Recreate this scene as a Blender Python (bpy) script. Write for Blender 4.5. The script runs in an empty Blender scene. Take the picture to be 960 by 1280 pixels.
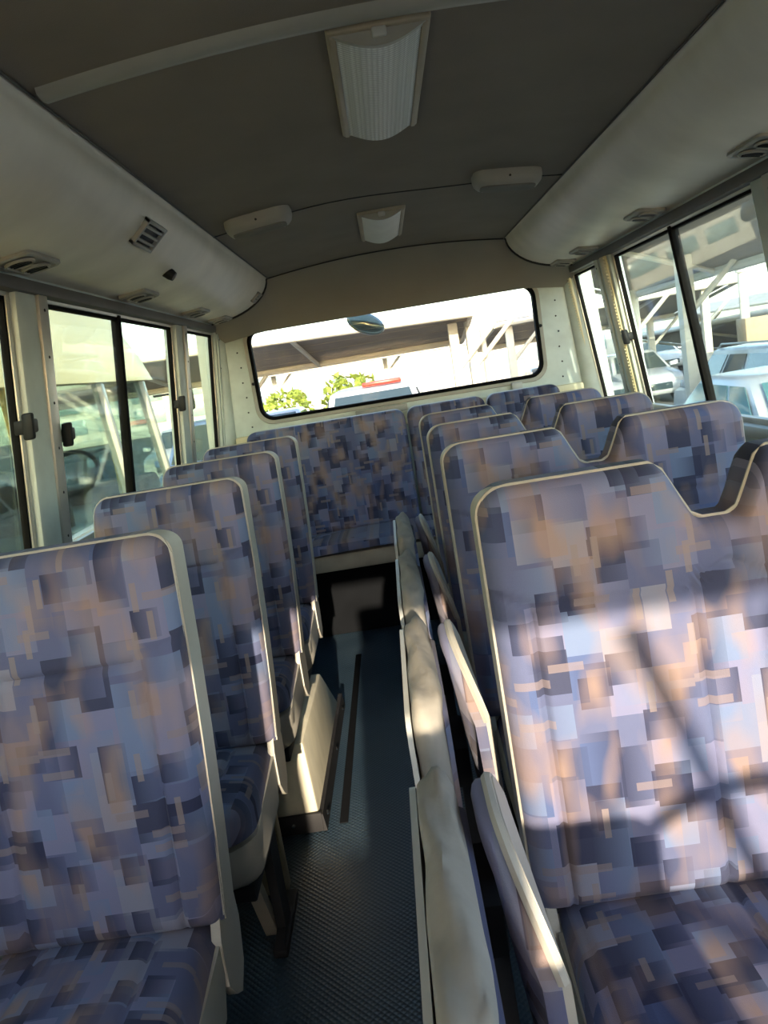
import bpy, bmesh, math, random
from mathutils import Vector, Matrix
random.seed(7)
scene = bpy.context.scene
COL = scene.collection
PI = math.pi

# ---------------------------------------------------------------- materials
def new_mat(name):
    m = bpy.data.materials.new(name); m.use_nodes = True
    nt = m.node_tree; b = nt.nodes['Principled BSDF']
    return m, nt, b
def N(nt, t, **kw):
    n = nt.nodes.new(t)
    for k, v in kw.items(): setattr(n, k, v)
    return n
def mat(name, col, rough=.6, metal=0., var=.12, scale=9., bump=0., bscale=200., spec=.4, stretch=(1,1,1), warm=None):
    m, nt, b = new_mat(name); L = nt.links
    tc = N(nt, 'ShaderNodeTexCoord'); mp = N(nt, 'ShaderNodeMapping'); mp.inputs['Scale'].default_value = stretch
    L.new(tc.outputs['Object'], mp.inputs['Vector'])
    no = N(nt, 'ShaderNodeTexNoise'); no.inputs['Scale'].default_value = scale; no.inputs['Detail'].default_value = 5
    L.new(mp.outputs[0], no.inputs['Vector'])
    cr = N(nt, 'ShaderNodeValToRGB')
    c = Vector(col); w = Vector(warm) if warm else c
    cr.color_ramp.elements[0].position = .3; cr.color_ramp.elements[1].position = .7
    cr.color_ramp.elements[0].color = (*(w*(1-var)), 1); cr.color_ramp.elements[1].color = (*(c*(1+var)), 1)
    L.new(no.outputs['Fac'], cr.inputs[0]); L.new(cr.outputs[0], b.inputs['Base Color'])
    b.inputs['Roughness'].default_value = rough; b.inputs['Metallic'].default_value = metal
    b.inputs['Specular IOR Level'].default_value = spec
    if bump:
        n2 = N(nt, 'ShaderNodeTexNoise'); n2.inputs['Scale'].default_value = bscale; n2.inputs['Detail'].default_value = 3
        L.new(mp.outputs[0], n2.inputs['Vector'])
        bp = N(nt, 'ShaderNodeBump'); bp.inputs['Strength'].default_value = bump; bp.inputs['Distance'].default_value = .004
        L.new(n2.outputs['Fac'], bp.inputs['Height']); L.new(bp.outputs[0], b.inputs['Normal'])
    return m

def glass_mat(name, tint, refl=.10, rough=.02, streak=0.0):
    m, nt, b = new_mat(name); L = nt.links
    nt.nodes.remove(b); out = nt.nodes['Material Output']
    tr = N(nt, 'ShaderNodeBsdfTransparent'); tr.inputs[0].default_value = (*tint, 1)
    gl = N(nt, 'ShaderNodeBsdfGlossy'); gl.inputs['Roughness'].default_value = rough
    gl.inputs[0].default_value = (1, 1, 1, 1)
    fr = N(nt, 'ShaderNodeFresnel'); fr.inputs[0].default_value = 1.45
    mu = N(nt, 'ShaderNodeMath', operation='MULTIPLY_ADD'); mu.inputs[1].default_value = refl*1.8; mu.inputs[2].default_value = refl*.05
    L.new(fr.outputs[0], mu.inputs[0])
    mx = N(nt, 'ShaderNodeMixShader'); L.new(mu.outputs[0], mx.inputs[0]); L.new(tr.outputs[0], mx.inputs[1]); L.new(gl.outputs[0], mx.inputs[2])
    if streak:      # dust film on the pane
        tc = N(nt, 'ShaderNodeTexCoord'); no = N(nt, 'ShaderNodeTexNoise'); no.inputs['Scale'].default_value = 5; no.inputs['Detail'].default_value = 7
        L.new(tc.outputs['Object'], no.inputs['Vector'])
        mr = N(nt, 'ShaderNodeMapRange'); mr.inputs[1].default_value = .3; mr.inputs[2].default_value = .75; mr.inputs[3].default_value = streak*.5; mr.inputs[4].default_value = streak*1.4
        L.new(no.outputs['Fac'], mr.inputs[0])
        df = N(nt, 'ShaderNodeBsdfDiffuse'); df.inputs[0].default_value = (.75, .72, .62, 1)
        tl = N(nt, 'ShaderNodeBsdfTranslucent'); tl.inputs[0].default_value = (.75, .72, .62, 1)
        m2 = N(nt, 'ShaderNodeMixShader'); m2.inputs[0].default_value = .5; L.new(df.outputs[0], m2.inputs[1]); L.new(tl.outputs[0], m2.inputs[2])
        m3 = N(nt, 'ShaderNodeMixShader'); L.new(mr.outputs[0], m3.inputs[0]); L.new(mx.outputs[0], m3.inputs[1]); L.new(m2.outputs[0], m3.inputs[2])
        mx = m3
    L.new(mx.outputs[0], out.inputs[0])
    return m

def fabric_mat(name, gain=1.0):
    """woven seat cloth: staggered blue / navy / lavender blocks with peach smears"""
    m, nt, b = new_mat(name); L = nt.links
    tc = N(nt, 'ShaderNodeTexCoord'); sp = N(nt, 'ShaderNodeSeparateXYZ'); L.new(tc.outputs['Object'], sp.inputs[0])
    def M(op, a, bb=None, c=None):
        n = N(nt, 'ShaderNodeMath', operation=op)
        for i, v in enumerate((a, bb, c)):
            if v is None: continue
            if isinstance(v, (int, float)): n.inputs[i].default_value = v
            else: L.new(v, n.inputs[i])
        return n.outputs[0]
    U = M('ADD', sp.outputs[0], 7.013); V = M('ADD', M('SUBTRACT', sp.outputs[2], M('MULTIPLY', sp.outputs[1], M('LESS_THAN', sp.outputs[2], .565))), 9.027)
    def wn(a, bb, seed):
        cb = N(nt, 'ShaderNodeCombineXYZ'); L.new(a, cb.inputs[0])
        if bb is not None: L.new(bb, cb.inputs[1])
        cb.inputs[2].default_value = seed
        w = N(nt, 'ShaderNodeTexWhiteNoise', noise_dimensions='3D'); L.new(cb.outputs[0], w.inputs['Vector'])
        return w.outputs['Value'], w.outputs['Color']
    def cells(wd, ht, seed, du=0.):
        uu = M('DIVIDE', M('ADD', U, du), wd); ui = M('FLOOR', uu); uf = M('SUBTRACT', uu, ui)
        off, _ = wn(ui, None, seed+.5)
        vv = M('ADD', M('DIVIDE', V, ht), M('MULTIPLY', off, 1.0)); vi = M('FLOOR', vv); vf = M('SUBTRACT', vv, vi)
        val, c = wn(ui, vi, seed); return val, uf, vf, c
    def ramp(fac, stops, interp='CONSTANT'):
        cr = N(nt, 'ShaderNodeValToRGB'); r = cr.color_ramp; r.interpolation = interp
        while len(r.elements) < len(stops): r.elements.new(.5)
        for e, (p, c) in zip(r.elements, stops): e.position = p; e.color = (*[x*gain for x in c], 1)
        L.new(fac, cr.inputs[0]); return cr.outputs[0]
    def mix(f, a, c):
        n = N(nt, 'ShaderNodeMix', data_type='RGBA'); n.clamp_factor = True
        L.new(f, n.inputs[0]); L.new(a, n.inputs[6])
        if isinstance(c, tuple): n.inputs[7].default_value = (*[x*gain for x in c], 1)
        else: L.new(c, n.inputs[7])
        return n.outputs[2]
    navy=(.036,.043,.092); ink=(.055,.063,.118); blue=(.092,.130,.275); steel=(.17,.225,.375); lav=(.205,.215,.35); grey=(.25,.265,.36); mid=(.12,.14,.255)
    v1, uf, vf, c1 = cells(.052, .066, 1.)
    base = ramp(v1, [(0,mid),(.14,ink),(.28,blue),(.40,lav),(.52,mid),(.62,steel),(.72,navy),(.80,lav),(.92,grey)])
    v1b, uf2, vf2, _ = cells(.052, .066, 1.)
    # fade across each block towards a neighbour tone
    v2, ug, vg, _ = cells(.061, .052, 5., .013)
    alt = ramp(v2, [(0,blue),(.25,lav),(.45,navy),(.6,steel),(.8,mid)])
    base = mix(M('MULTIPLY', M('GREATER_THAN', v2, .52), M('MULTIPLY', ug, .85)), base, alt)
    v3, u3, _, _ = cells(.044, .047, 11., .006)
    base = mix(M('MULTIPLY', M('GREATER_THAN', v3, .74), M('SUBTRACT', .95, M('MULTIPLY', u3, .75))), base, navy)
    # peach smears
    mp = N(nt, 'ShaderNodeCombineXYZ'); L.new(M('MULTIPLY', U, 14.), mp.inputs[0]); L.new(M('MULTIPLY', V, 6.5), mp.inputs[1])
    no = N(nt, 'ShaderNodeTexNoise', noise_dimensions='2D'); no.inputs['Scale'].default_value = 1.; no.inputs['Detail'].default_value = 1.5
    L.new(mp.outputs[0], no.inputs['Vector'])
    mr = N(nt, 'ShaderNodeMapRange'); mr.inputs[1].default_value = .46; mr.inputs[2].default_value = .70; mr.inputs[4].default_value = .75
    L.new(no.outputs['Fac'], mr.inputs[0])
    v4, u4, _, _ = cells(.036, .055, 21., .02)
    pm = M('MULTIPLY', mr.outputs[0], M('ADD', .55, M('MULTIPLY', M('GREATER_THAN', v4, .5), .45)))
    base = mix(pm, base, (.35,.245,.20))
    v5, _, _, _ = cells(.052, .0125, 31., .03)
    base = mix(M('MULTIPLY', M('GREATER_THAN', v5, .955), .6), base, (.27,.22,.23))
    v6, _, _, _ = cells(.010, .046, 41., .002)
    base = mix(M('MULTIPLY', M('GREATER_THAN', v6, .972), .7), base, (.29,.24,.235))
    L.new(base, b.inputs['Base Color'])
    b.inputs['Roughness'].default_value = .85; b.inputs['Specular IOR Level'].default_value = .2
    b.inputs['Sheen Weight'].default_value = .08; b.inputs['Sheen Roughness'].default_value = .4
    wv = N(nt, 'ShaderNodeTexNoise'); wv.inputs['Scale'].default_value = 900; L.new(tc.outputs['Object'], wv.inputs['Vector'])
    bp = N(nt, 'ShaderNodeBump'); bp.inputs['Strength'].default_value = .25; bp.inputs['Distance'].default_value = .002
    L.new(wv.outputs['Fac'], bp.inputs['Height']); L.new(bp.outputs[0], b.inputs['Normal'])
    return m

def floor_mat():
    m, nt, b = new_mat('ribbed_rubber'); L = nt.links
    tc = N(nt, 'ShaderNodeTexCoord')
    vo = N(nt, 'ShaderNodeTexVoronoi'); vo.inputs['Scale'].default_value = 84; vo.inputs['Randomness'].default_value = .0
    mp = N(nt, 'ShaderNodeMapping'); mp.inputs['Rotation'].default_value = (0, 0, PI/4); L.new(tc.outputs['Object'], mp.inputs[0]); L.new(mp.outputs[0], vo.inputs['Vector'])
    bp = N(nt, 'ShaderNodeBump'); bp.inputs['Strength'].default_value = .45; bp.inputs['Distance'].default_value = .005
    L.new(vo.outputs['Distance'], bp.inputs['Height']); L.new(bp.outputs[0], b.inputs['Normal'])
    no = N(nt, 'ShaderNodeTexNoise'); no.inputs['Scale'].default_value = 4; no.inputs['Detail'].default_value = 6; L.new(tc.outputs['Object'], no.inputs['Vector'])
    cr = N(nt, 'ShaderNodeValToRGB'); cr.color_ramp.elements[0].position=.35; cr.color_ramp.elements[1].position=.7
    cr.color_ramp.elements[0].color = (.026,.050,.078,1); cr.color_ramp.elements[1].color = (.048,.080,.112,1)
    L.new(no.outputs['Fac'], cr.inputs[0]); L.new(cr.outputs[0], b.inputs['Base Color'])
    b.inputs['Roughness'].default_value = .32; b.inputs['Specular IOR Level'].default_value = .7
    return m

def lens_mat():
    m, nt, b = new_mat('prismatic_lens'); L = nt.links
    tc = N(nt, 'ShaderNodeTexCoord'); vo = N(nt, 'ShaderNodeTexVoronoi'); vo.inputs['Scale'].default_value = 95; vo.inputs['Randomness'].default_value = 0
    L.new(tc.outputs['Object'], vo.inputs['Vector'])
    bp = N(nt, 'ShaderNodeBump'); bp.inputs['Strength'].default_value = .8; bp.inputs['Distance'].default_value = .004
    L.new(vo.outputs['Distance'], bp.inputs['Height']); L.new(bp.outputs[0], b.inputs['Normal'])
    cr = N(nt, 'ShaderNodeValToRGB'); cr.color_ramp.elements[0].color=(.92,.93,.92,1); cr.color_ramp.elements[1].color=(.62,.64,.63,1); cr.color_ramp.elements[1].position=.6
    L.new(vo.outputs['Distance'], cr.inputs[0]); L.new(cr.outputs[0], b.inputs['Base Color'])
    b.inputs['Roughness'].default_value = .2
    return m

FAB = fabric_mat('seat_cloth', .88)
BEIGE = mat('beige_vinyl', (.42,.405,.36), .5, var=.08, bump=.1, bscale=400)
COVER = mat('grey_beige_cover_cloth', (.33,.305,.265), .85, var=.12, scale=14, bump=.35, bscale=45)
BOARD = mat('pale_grey_board', (.50,.51,.49), .5, var=.06)
DARKM = mat('dark_steel', (.03,.03,.033), .6, var=.2, spec=.15)
SHADE_STRIP = mat('shade_and_strip_black', (.008,.009,.011), .95, spec=.05)  # near-black: shade under the bench put into colour, also the floor strip
RAILM = mat('dark_rail', (.10,.095,.085), .6, var=.1)
BEAD = mat('brown_bead', (.12,.11,.095), .7)
LEGM = mat('beige_painted_steel', (.36,.33,.27), .5, var=.15)
FLOORM = floor_mat()
DUCT = mat('duct_vinyl', (.84,.77,.65), .42, var=.06, scale=3, stretch=(1,1.5,1), warm=(.76,.69,.57))
CEIL = mat('headliner', (.225,.19,.158), .85, var=.07, scale=5, bump=.25, bscale=350)
DOME = mat('rear_headliner', (.27,.255,.22), .8, var=.06, scale=4)
SEAM = mat('seam_black', (.03,.028,.026), .8)
PILLAR = mat('pillar_paint', (.52,.585,.555), .45, var=.08, scale=14)
WALLM = mat('wall_panel', (.42,.44,.42), .5, var=.08)
ALU = mat('aluminium', (.55,.54,.50), .38, metal=.6, var=.1)
RUBBER = mat('black_rubber', (.007,.007,.007), .8, spec=.06)
BLACK = mat('black_plastic', (.016,.018,.02), .5, spec=.2)
CREAMT = mat('cream_strip', (.68,.60,.38), .5, var=.1)
RUST = mat('worn_cream_paint', (.66,.63,.50), .5, var=.10, scale=6, stretch=(3,3,1))
GLASS = glass_mat('window_glass', (.76,.83,.81), streak=.012)
GLASSC = glass_mat('clear_glass', (.97,.97,.96), streak=.004)
GLASSG = glass_mat('tinted_side_glass', (.80,.83,.72), streak=.012)
GLASSR = glass_mat('rear_glass', (.88,.88,.85), refl=.015, streak=.008)
LENS = lens_mat()
LENS2 = mat('frosted_lens', (.85,.86,.82), .35, var=.05)
TAN = mat('tan_plastic', (.40,.34,.26), .5, var=.08)
GREYP = mat('grey_plastic', (.36,.35,.31), .5, var=.06)
SPKH = mat('speaker_plastic', (.40,.375,.33), .6, var=.06)
SPKG = mat('speaker_cloth', (.22,.205,.18), .9, var=.1, bump=.5, bscale=500)
MIRR = mat('mirror_shell', (.30,.36,.36), .15, metal=.7, var=.05)
WHITE = mat('white_paint', (.52,.53,.53), .25, var=.03, spec=.6)
WHITE2 = mat('pearl_white_paint', (.46,.49,.52), .25, var=.03, spec=.6)
SILVER = mat('silver_paint', (.45,.47,.50), .3, metal=.5, var=.03)
CARGL = mat('car_glass', (.035,.055,.065), .06, var=.05, spec=.9)
CARGLB = mat('blue_car_glass', (.09,.22,.25), .08, var=.1, spec=.9)
TYRE = mat('tyre', (.02,.02,.02), .8)
CHROME = mat('chrome', (.7,.7,.7), .15, metal=1., var=.02)
REDL = mat('red_lens', (.55,.03,.02), .3, var=.05)
CREAMB = mat('cream_coach_paint', (.80,.56,.17), .35, var=.05, scale=2, spec=.5)
YELB = mat('yellow_coach_paint', (.75,.58,.12), .35, var=.04)
CANF = mat('shade_cloth', (.30,.255,.21), .9, var=.08, scale=1.5)
CANP = mat('pale_shade_cloth', (.52,.47,.39), .9, var=.06)
POSTW = mat('white_post', (.58,.55,.47), .5, var=.05)
GROUND = mat('parking_asphalt', (.15,.135,.115), .9, var=.2, scale=.6, bump=.3, bscale=60)
BLDG = mat('pale_render', (.55,.53,.48), .8, var=.05, scale=.5)
BGLASS = mat('building_glass', (.22,.30,.31), .2, var=.15)
LEAFM = mat('bush_leaf', (.20,.27,.04), .7, var=.5, scale=12)
BARK = mat('bark', (.12,.08,.05), .9)
BROWNH = mat('tan_block', (.42,.31,.19), .8, var=.06)

# ---------------------------------------------------------------- mesh builder
class MB:
    def __init__(s): s.bm = bmesh.new()
    def _merge(s, b2):
        me = bpy.data.meshes.new('tmp'); b2.to_mesh(me); b2.free(); s.bm.from_mesh(me); bpy.data.meshes.remove(me)
    def hexa(s, p, bev=0., seg=2):
        b = bmesh.new(); v = [b.verts.new(q) for q in p]
        for f in ((3,2,1,0),(4,5,6,7),(0,1,5,4),(1,2,6,5),(2,3,7,6),(3,0,4,7)): b.faces.new([v[i] for i in f])
        if bev: bmesh.ops.bevel(b, geom=b.edges[:], offset=bev, segments=seg, profile=.5, affect='EDGES', clamp_overlap=True)
        s._merge(b); return s
    def box(s, x0, x1, y0, y1, z0, z1, bev=0., seg=2):
        return s.hexa([(x0,y0,z0),(x1,y0,z0),(x1,y1,z0),(x0,y1,z0),(x0,y0,z1),(x1,y0,z1),(x1,y1,z1),(x0,y1,z1)], bev, seg)
    def rings(s, rs, close=True, cap0=True, cap1=True):
        b = s.bm; R = [[b.verts.new(p) for p in r] for r in rs]; n = len(rs[0])
        for a, c in zip(R, R[1:]):
            for i in range(n if close else n-1):
                j = (i+1) % n
                try: b.faces.new((a[i], a[j], c[j], c[i]))
                except ValueError: pass
        if cap0: b.faces.new(R[0][::-1])
        if cap1: b.faces.new(R[-1])
        return s
    def tube(s, path, r, n=8, closed=False):
        P = [Vector(p) for p in path]; rs = []
        k = len(P); up = None
        for i, p in enumerate(P):
            if closed: d = P[(i+1)%k]-P[i-1]
            else: d = P[min(i+1,k-1)]-P[max(i-1,0)]
            d.normalize()
            if up is None:
                up = Vector((0,0,1)) if abs(d.z) < .9 else Vector((1,0,0))
            a = d.cross(up).normalized(); up = a.cross(d).normalized()
            rr = r[i] if isinstance(r, (list, tuple)) else r
            rs.append([p + (a*math.cos(t)+up*math.sin(t))*rr for t in [2*PI*j/n for j in range(n)]])
        if closed: rs.append(rs[0]); return s.rings(rs, True, False, False)
        return s.rings(rs)
    def lathe(s, prof, org, axis, n=24):
        """prof: list of (radius, height along axis)"""
        ax = Vector(axis).normalized(); t = Vector((0,0,1)) if abs(ax.z) < .9 else Vector((1,0,0))
        a = ax.cross(t).normalized(); c = ax.cross(a); o = Vector(org)
        rs = [[o + ax*h + (a*math.cos(2*PI*j/n)+c*math.sin(2*PI*j/n))*max(r,1e-4) for j in range(n)] for r, h in prof]
        return s.rings(rs)
    def prism(s, pts, fn0, fn1): return s.rings([[fn0(*p) for p in pts], [fn1(*p) for p in pts]])
    def grid(s, fn, nu, nv):
        b = s.bm; G = [[b.verts.new(fn(i/nu, j/nv)) for j in range(nv+1)] for i in range(nu+1)]
        for i in range(nu):
            for j in range(nv): b.faces.new((G[i][j], G[i+1][j], G[i+1][j+1], G[i][j+1]))
        return s
    def slab(s, fn, nu, nv, off):
        """grid surface thickened by vector off"""
        o = Vector(off)
        s.grid(fn, nu, nv); s.grid(lambda u, v: Vector(fn(u, v))+o, nu, nv)
        bd = [(i/nu, 0) for i in range(nu)]+[(1, j/nv) for j in range(nv)]+[(1-i/nu, 1) for i in range(nu)]+[(0, 1-j/nv) for j in range(nv)]
        return s.rings([[Vector(fn(*q)) for q in bd], [Vector(fn(*q))+o for q in bd]], True, False, False)
    def build(s, name, m, parent=None, local=False, sharp=38, smooth=True):
        b = s.bm
        bmesh.ops.remove_doubles(b, verts=b.verts[:], dist=1e-5)
        bmesh.ops.recalc_face_normals(b, faces=b.faces[:])
        me = bpy.data.meshes.new(name)
        loc = Vector((0,0,0))
        if parent is None:
            xs = [v.co for v in b.verts]
            loc = Vector(((min(v.x for v in xs)+max(v.x for v in xs))/2, (min(v.y for v in xs)+max(v.y for v in xs))/2, min(v.z for v in xs)))
        elif not local:
            q = parent
            while q: loc = loc + q.location; q = q.parent
        if loc.length: bmesh.ops.translate(b, verts=b.verts[:], vec=-loc)
        b.to_mesh(me); b.free(); me.materials.append(m)
        if smooth:
            for p in me.polygons: p.use_smooth = True
            me.set_sharp_from_angle(angle=math.radians(sharp))
        o = bpy.data.objects.new(name, me); COL.objects.link(o)
        if parent: o.parent = parent
        else: o.location = loc
        return o

def tag(o, label, cat, group=None, kind=None):
    o['label'] = label; o['category'] = cat
    if group: o['group'] = group
    if kind: o['kind'] = kind
    return o
def struct(o, label=None):
    o['kind'] = 'structure'
    if label: o['label'] = label
    return o
def thing(name, label, cat, loc, group=None, rz=0):
    o = bpy.data.objects.new(name, None); COL.objects.link(o); o.location = loc; o.rotation_euler = (0,0,rz)
    o.empty_display_size = .05
    return tag(o, label, cat, group)
def copy_tree(o, parent=None):
    c = o.copy(); COL.objects.link(c); c.parent = parent
    for ch in o.children: copy_tree(ch, c)
    return c
def dup(o, loc, label, group=None):
    c = copy_tree(o); c.location = loc; c['label'] = label
    if group: c['group'] = group
    return c
def rrect(x0, x1, z0, z1, r, n=6):
    pts = []
    for cx, cz, a0 in ((x1-r, z1-r, 0), (x0+r, z1-r, PI/2), (x0+r, z0+r, PI), (x1-r, z0+r, 1.5*PI)):
        for k in range(n+1):
            a = a0 + PI/2*k/n; pts.append((cx+r*math.cos(a), cz+r*math.sin(a)))
    return pts

# ---------------------------------------------------------------- bus shell
WT, WB = 1.72, 1.0            # window band
FY, RY = -1.95, 4.62          # front / rear inner faces
def WX(z): return 1.0 + .13*(WT - max(z, WB))
def W(side, y, z, d=0.): return (side*(WX(z)+d), y, z)
def wall_block(mb, side, y0, y1, z0, z1, d0, d1, bev=0., sl0=0., sl1=0.):
    """block following the leaning wall; d0/d1 = inner/outer depth from the inner wall face"""
    a, b = (d0, d1)
    p = [W(side,y0,z0,a), W(side,y0,z0,b), W(side,y1,z0,b), W(side,y1,z0,a), W(side,y0,z1,a), W(side,y0,z1,b), W(side,y1,z1,b), W(side,y1,z1,a)]
    if side > 0: pass
    mb.hexa(p, bev)

fl = MB().box(-1.14, 1.14, FY, RY+.06, -.06, 0).build('floor', FLOORM); struct(fl)

PIL = {-1: [(FY-.02, FY+.14), (-.95,-.82), (.45,.62), (2.09,2.275), (3.68,3.86), (4.53,RY+.06)],
        1: [(FY-.02, FY+.14), (-.95,-.82), (.62,.80), (2.16,2.37), (3.80,4.03), (4.57,RY+.06)]}
for side, nm in ((-1,'left'), (1,'right')):
    m = MB()
    wall_block(m, side, FY-.02, RY+.06, 0, WB-.03, 0, .05)
    for i, (a, b) in enumerate(PIL[side]): wall_block(m, side, a, b, WB-.04, WT+.02, -.012, .05, .012)
    wall_block(m, side, FY-.02, RY+.06, WT, WT+.09, -.01, .05, .008)
    o = m.build('wall_'+nm, PILLAR); struct(o, '%s side wall with painted pillars between the windows' % nm)
    s = MB(); s.hexa([W(side,FY,WB-.05,-.035), W(side,FY,WB-.05,.05), W(side,RY,WB-.05,.05), W(side,RY,WB-.05,-.035),
                      W(side,FY,WB-.01,-.03), W(side,FY,WB-.01,.05), W(side,RY,WB-.01,.05), W(side,RY,WB-.01,-.03)], .008)
    o = s.build('trim_%d' % (1 if side < 0 else 2), WALLM); struct(o)
    # header rail over the windows
    h = MB(); wall_block(h, side, FY, 4.5, WT-.012, WT+.022, -.026, .02, .006)
    o = h.build('trim_%d' % (3 if side < 0 else 4), RAILM); struct(o)

# pillar strips with screws
tn = 5
def pillar_strip(side, yc, w, m, ribs=False, screws=6):
    global tn
    b = MB(); wall_block(b, side, yc-w/2, yc+w/2, WB-.01, WT-.01, -.022, -.008, .004)
    if ribs:
        for k in range(46):
            z = WB+.01 + k*.0152
            wall_block(b, side, yc-w*.42, yc-w*.05, z, z+.008, -.027, -.02)
    o = b.build('trim_%d' % tn, m); struct(o); tn += 1
    if screws:
        for k in range(screws):
            z = WB + .05 + k*(WT-WB-.1)/(screws-1)
            c = W(side, yc, z, -.021)
            s = MB().lathe([(0,.0),(.0045,.0),(.004,.003),(0,.004)], c, (-side,0,0), 8).build('screw', DARKM, o)
pillar_strip(-1, 2.235, .06, ALU)
pillar_strip(-1, 3.815, .06, ALU)
pillar_strip(-1, 4.575, .05, PILLAR, screws=5)
pillar_strip(1, 3.87, .09, CREAMT, ribs=True, screws=0)
pillar_strip(1, 4.60, .07, CREAMT, ribs=True, screws=0)
pillar_strip(1, 2.24, .07, ALU, screws=6)
pillar_strip(1, 3.99, .05, PILLAR, screws=5)

# side windows: frame, two sliding panes, black meeting stile, latches
wn_ = 1
def side_window(side, y0, y1, ymid=None, latch_y=(), gl=None, stile=RUBBER):
    global wn_
    w = thing('window_%d' % wn_, '', 'window', (side*1.05, (y0+y1)/2, WB)); wn_ += 1
    del w['category']; del w['label']; w['kind'] = 'structure'
    f = MB()
    for a, b in ((y0, y0+.022), (y1-.022, y1)): wall_block(f, side, a, b, WB-.02, WT, .004, .03, .003)
    wall_block(f, side, y0, y1, WT-.022, WT, .004, .03, .003); wall_block(f, side, y0, y1, WB-.02, WB+.01, .004, .03, .003)
    f.build('window_frame', ALU, w)
    s = MB()
    for a, b in ((y0+.02, y0+.031), (y1-.031, y1-.02)): wall_block(s, side, a, b, WB, WT-.02, .008, .026)
    wall_block(s, side, y0+.02, y1-.02, WT-.031, WT-.02, .008, .026)
    s.build('window_seal', RUBBER, w)
    spans = [(y0+.02, y1-.02, .016)] if ymid is None else [(y0+.02, ymid+.015, .012), (ymid-.015, y1-.02, .022)]
    for a, b, d in spans:
        g = MB(); wall_block(g, side, a, b, WB, WT-.02, d, d+.004); g.build('pane', gl or GLASS, w)
    if ymid is not None:
        g = MB(); wall_block(g, side, ymid-.016, ymid+.014, WB, WT-.015, .0, .03, .003); ms = g.build('meeting_stile', stile, w)
        g = MB(); wall_block(g, side, ymid+.016, ymid+.024, WB, WT-.015, .004, .024, .002); g.build('stile_edge', ALU, ms)
    for ly, lz in latch_y:
        g = MB(); wall_block(g, side, ly-.03, ly+.03, lz-.018, lz+.018, -.03, .012, .006)
        wall_block(g, side, ly-.036, ly-.016, lz-.034, lz+.034, -.042, -.012, .007)
        g.build('latch', BLACK, w)
    return w
side_window(-1, .62, 2.09, None, [(2.075, 1.37)], GLASSG)
side_window(-1, 2.275, 3.68, 2.94, [(2.32, 1.33), (3.655, 1.36)], GLASSG)
side_window(-1, 3.86, 4.53, None, (), GLASSG)
side_window(1, .80, 2.16, None, (), GLASS)
side_window(1, 2.37, 3.80, 3.05, [(3.80, 1.33)], GLASS)
side_window(1, 4.03, 4.57, None, (), GLASS)
side_window(-1, -.82, .45, None, (), GLASSC)
side_window(1, -.82, .62, None, (), GLASSC)
side_window(-1, -1.81, -.95, None, (), GLASSC)
side_window(1, -1.81, -.95, None, (), GLASSC)

# rear wall with rounded window opening
RZ0, RZ1, RX0, RX1, RR = 1.185, 1.70, -.835, .795, .075
inner = rrect(RX0, RX1, RZ0, RZ1, RR, 8)
m = MB()
def ringy(pts, y): return [(p[0], y, p[1]) for p in pts]
OX, OZ0, OZ1 = 1.09, 1.06, 2.04
nq = 9; outer = []
for q, (cx_, cz_) in enumerate(((OX,OZ1),(-OX,OZ1),(-OX,OZ0),(OX,OZ0))):
    for k in range(nq):
        ip = inner[q*nq+k]; f_ = abs(k-4)/4.
        if (q in (0,2)) == (k < 4): outer.append((cx_, cz_*(1-f_)+ip[1]*f_) if k != 4 else (cx_, cz_))
        else: outer.append((cx_*(1-f_)+ip[0]*f_, cz_) if k != 4 else (cx_, cz_))
m.rings([ringy(outer, RY+.0), ringy(inner, RY), ringy(inner, RY+.05), ringy(outer, RY+.05)], True, False, False)
m.box(-1.13, 1.13, RY, RY+.05, 0, OZ0)
o = m.build('wall_back', PILLAR, sharp=30); struct(o, 'painted rear wall around the wide rear window')
# rear corner posts
for i, sx in enumerate((-1, 1)):
    b = MB()
    prof = [(1.03,4.555),(1.005,4.56),(.975,4.58),(.955,4.605),(.95,4.64),(1.1,4.64),(1.1,4.555)]
    b.rings([[(sx*(x + (.06 if z < 1.2 else 0)), y, z) for x, y in prof] for z in (.0, 1.0, 1.78)])
    o = b.build('trim_%d' % tn, PILLAR, sharp=60); struct(o); tn += 1
    for k in range(6):
        MB().lathe([(0,0),(.005,0),(.004,.003),(0,.004)], (sx*(.90+.006*(k%2)), RY-.001, 1.16+k*.085), (0,-1,0), 8).build('screw', DARKM, o)
# rear window
w = thing('window_11', '', 'window', (0, RY+.02, RZ0)); del w['category']; del w['label']; w['kind'] = 'structure'
inn2 = rrect(RX0+.013, RX1-.013, RZ0+.013, RZ1-.013, RR-.01, 8)
MB().rings([ringy(rrect(RX0-.008,RX1+.008,RZ0-.008,RZ1+.008,RR+.008,8), RY-.004), ringy(rrect(RX0+.006,RX1-.006,RZ0+.006,RZ1-.006,RR,8), RY-.012), ringy(inn2, RY-.004), ringy(inn2, RY+.04), ringy(rrect(RX0-.008,RX1+.008,RZ0-.008,RZ1+.008,RR+.008,8), RY+.04)], True, False, False).build('window_seal', RUBBER, w)
MB().rings([ringy(rrect(RX0-.028,RX1+.028,RZ0-.028,RZ1+.028,RR+.02,8), RY+.002), ringy(rrect(RX0-.024,RX1+.024,RZ0-.024,RZ1+.024,RR+.02,8), RY-.010), ringy(rrect(RX0-.006,RX1+.006,RZ0-.006,RZ1+.006,RR+.008,8), RY-.008), ringy(rrect(RX0-.006,RX1+.006,RZ0-.006,RZ1+.006,RR+.008,8), RY+.002)], True, False, False).build('window_frame', GREYP, w)
g = MB(); g.rings([ringy(inn2, RY+.018), ringy(inn2, RY+.022)]); g.build('pane', GLASSR, w)
hl = MB()
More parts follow.
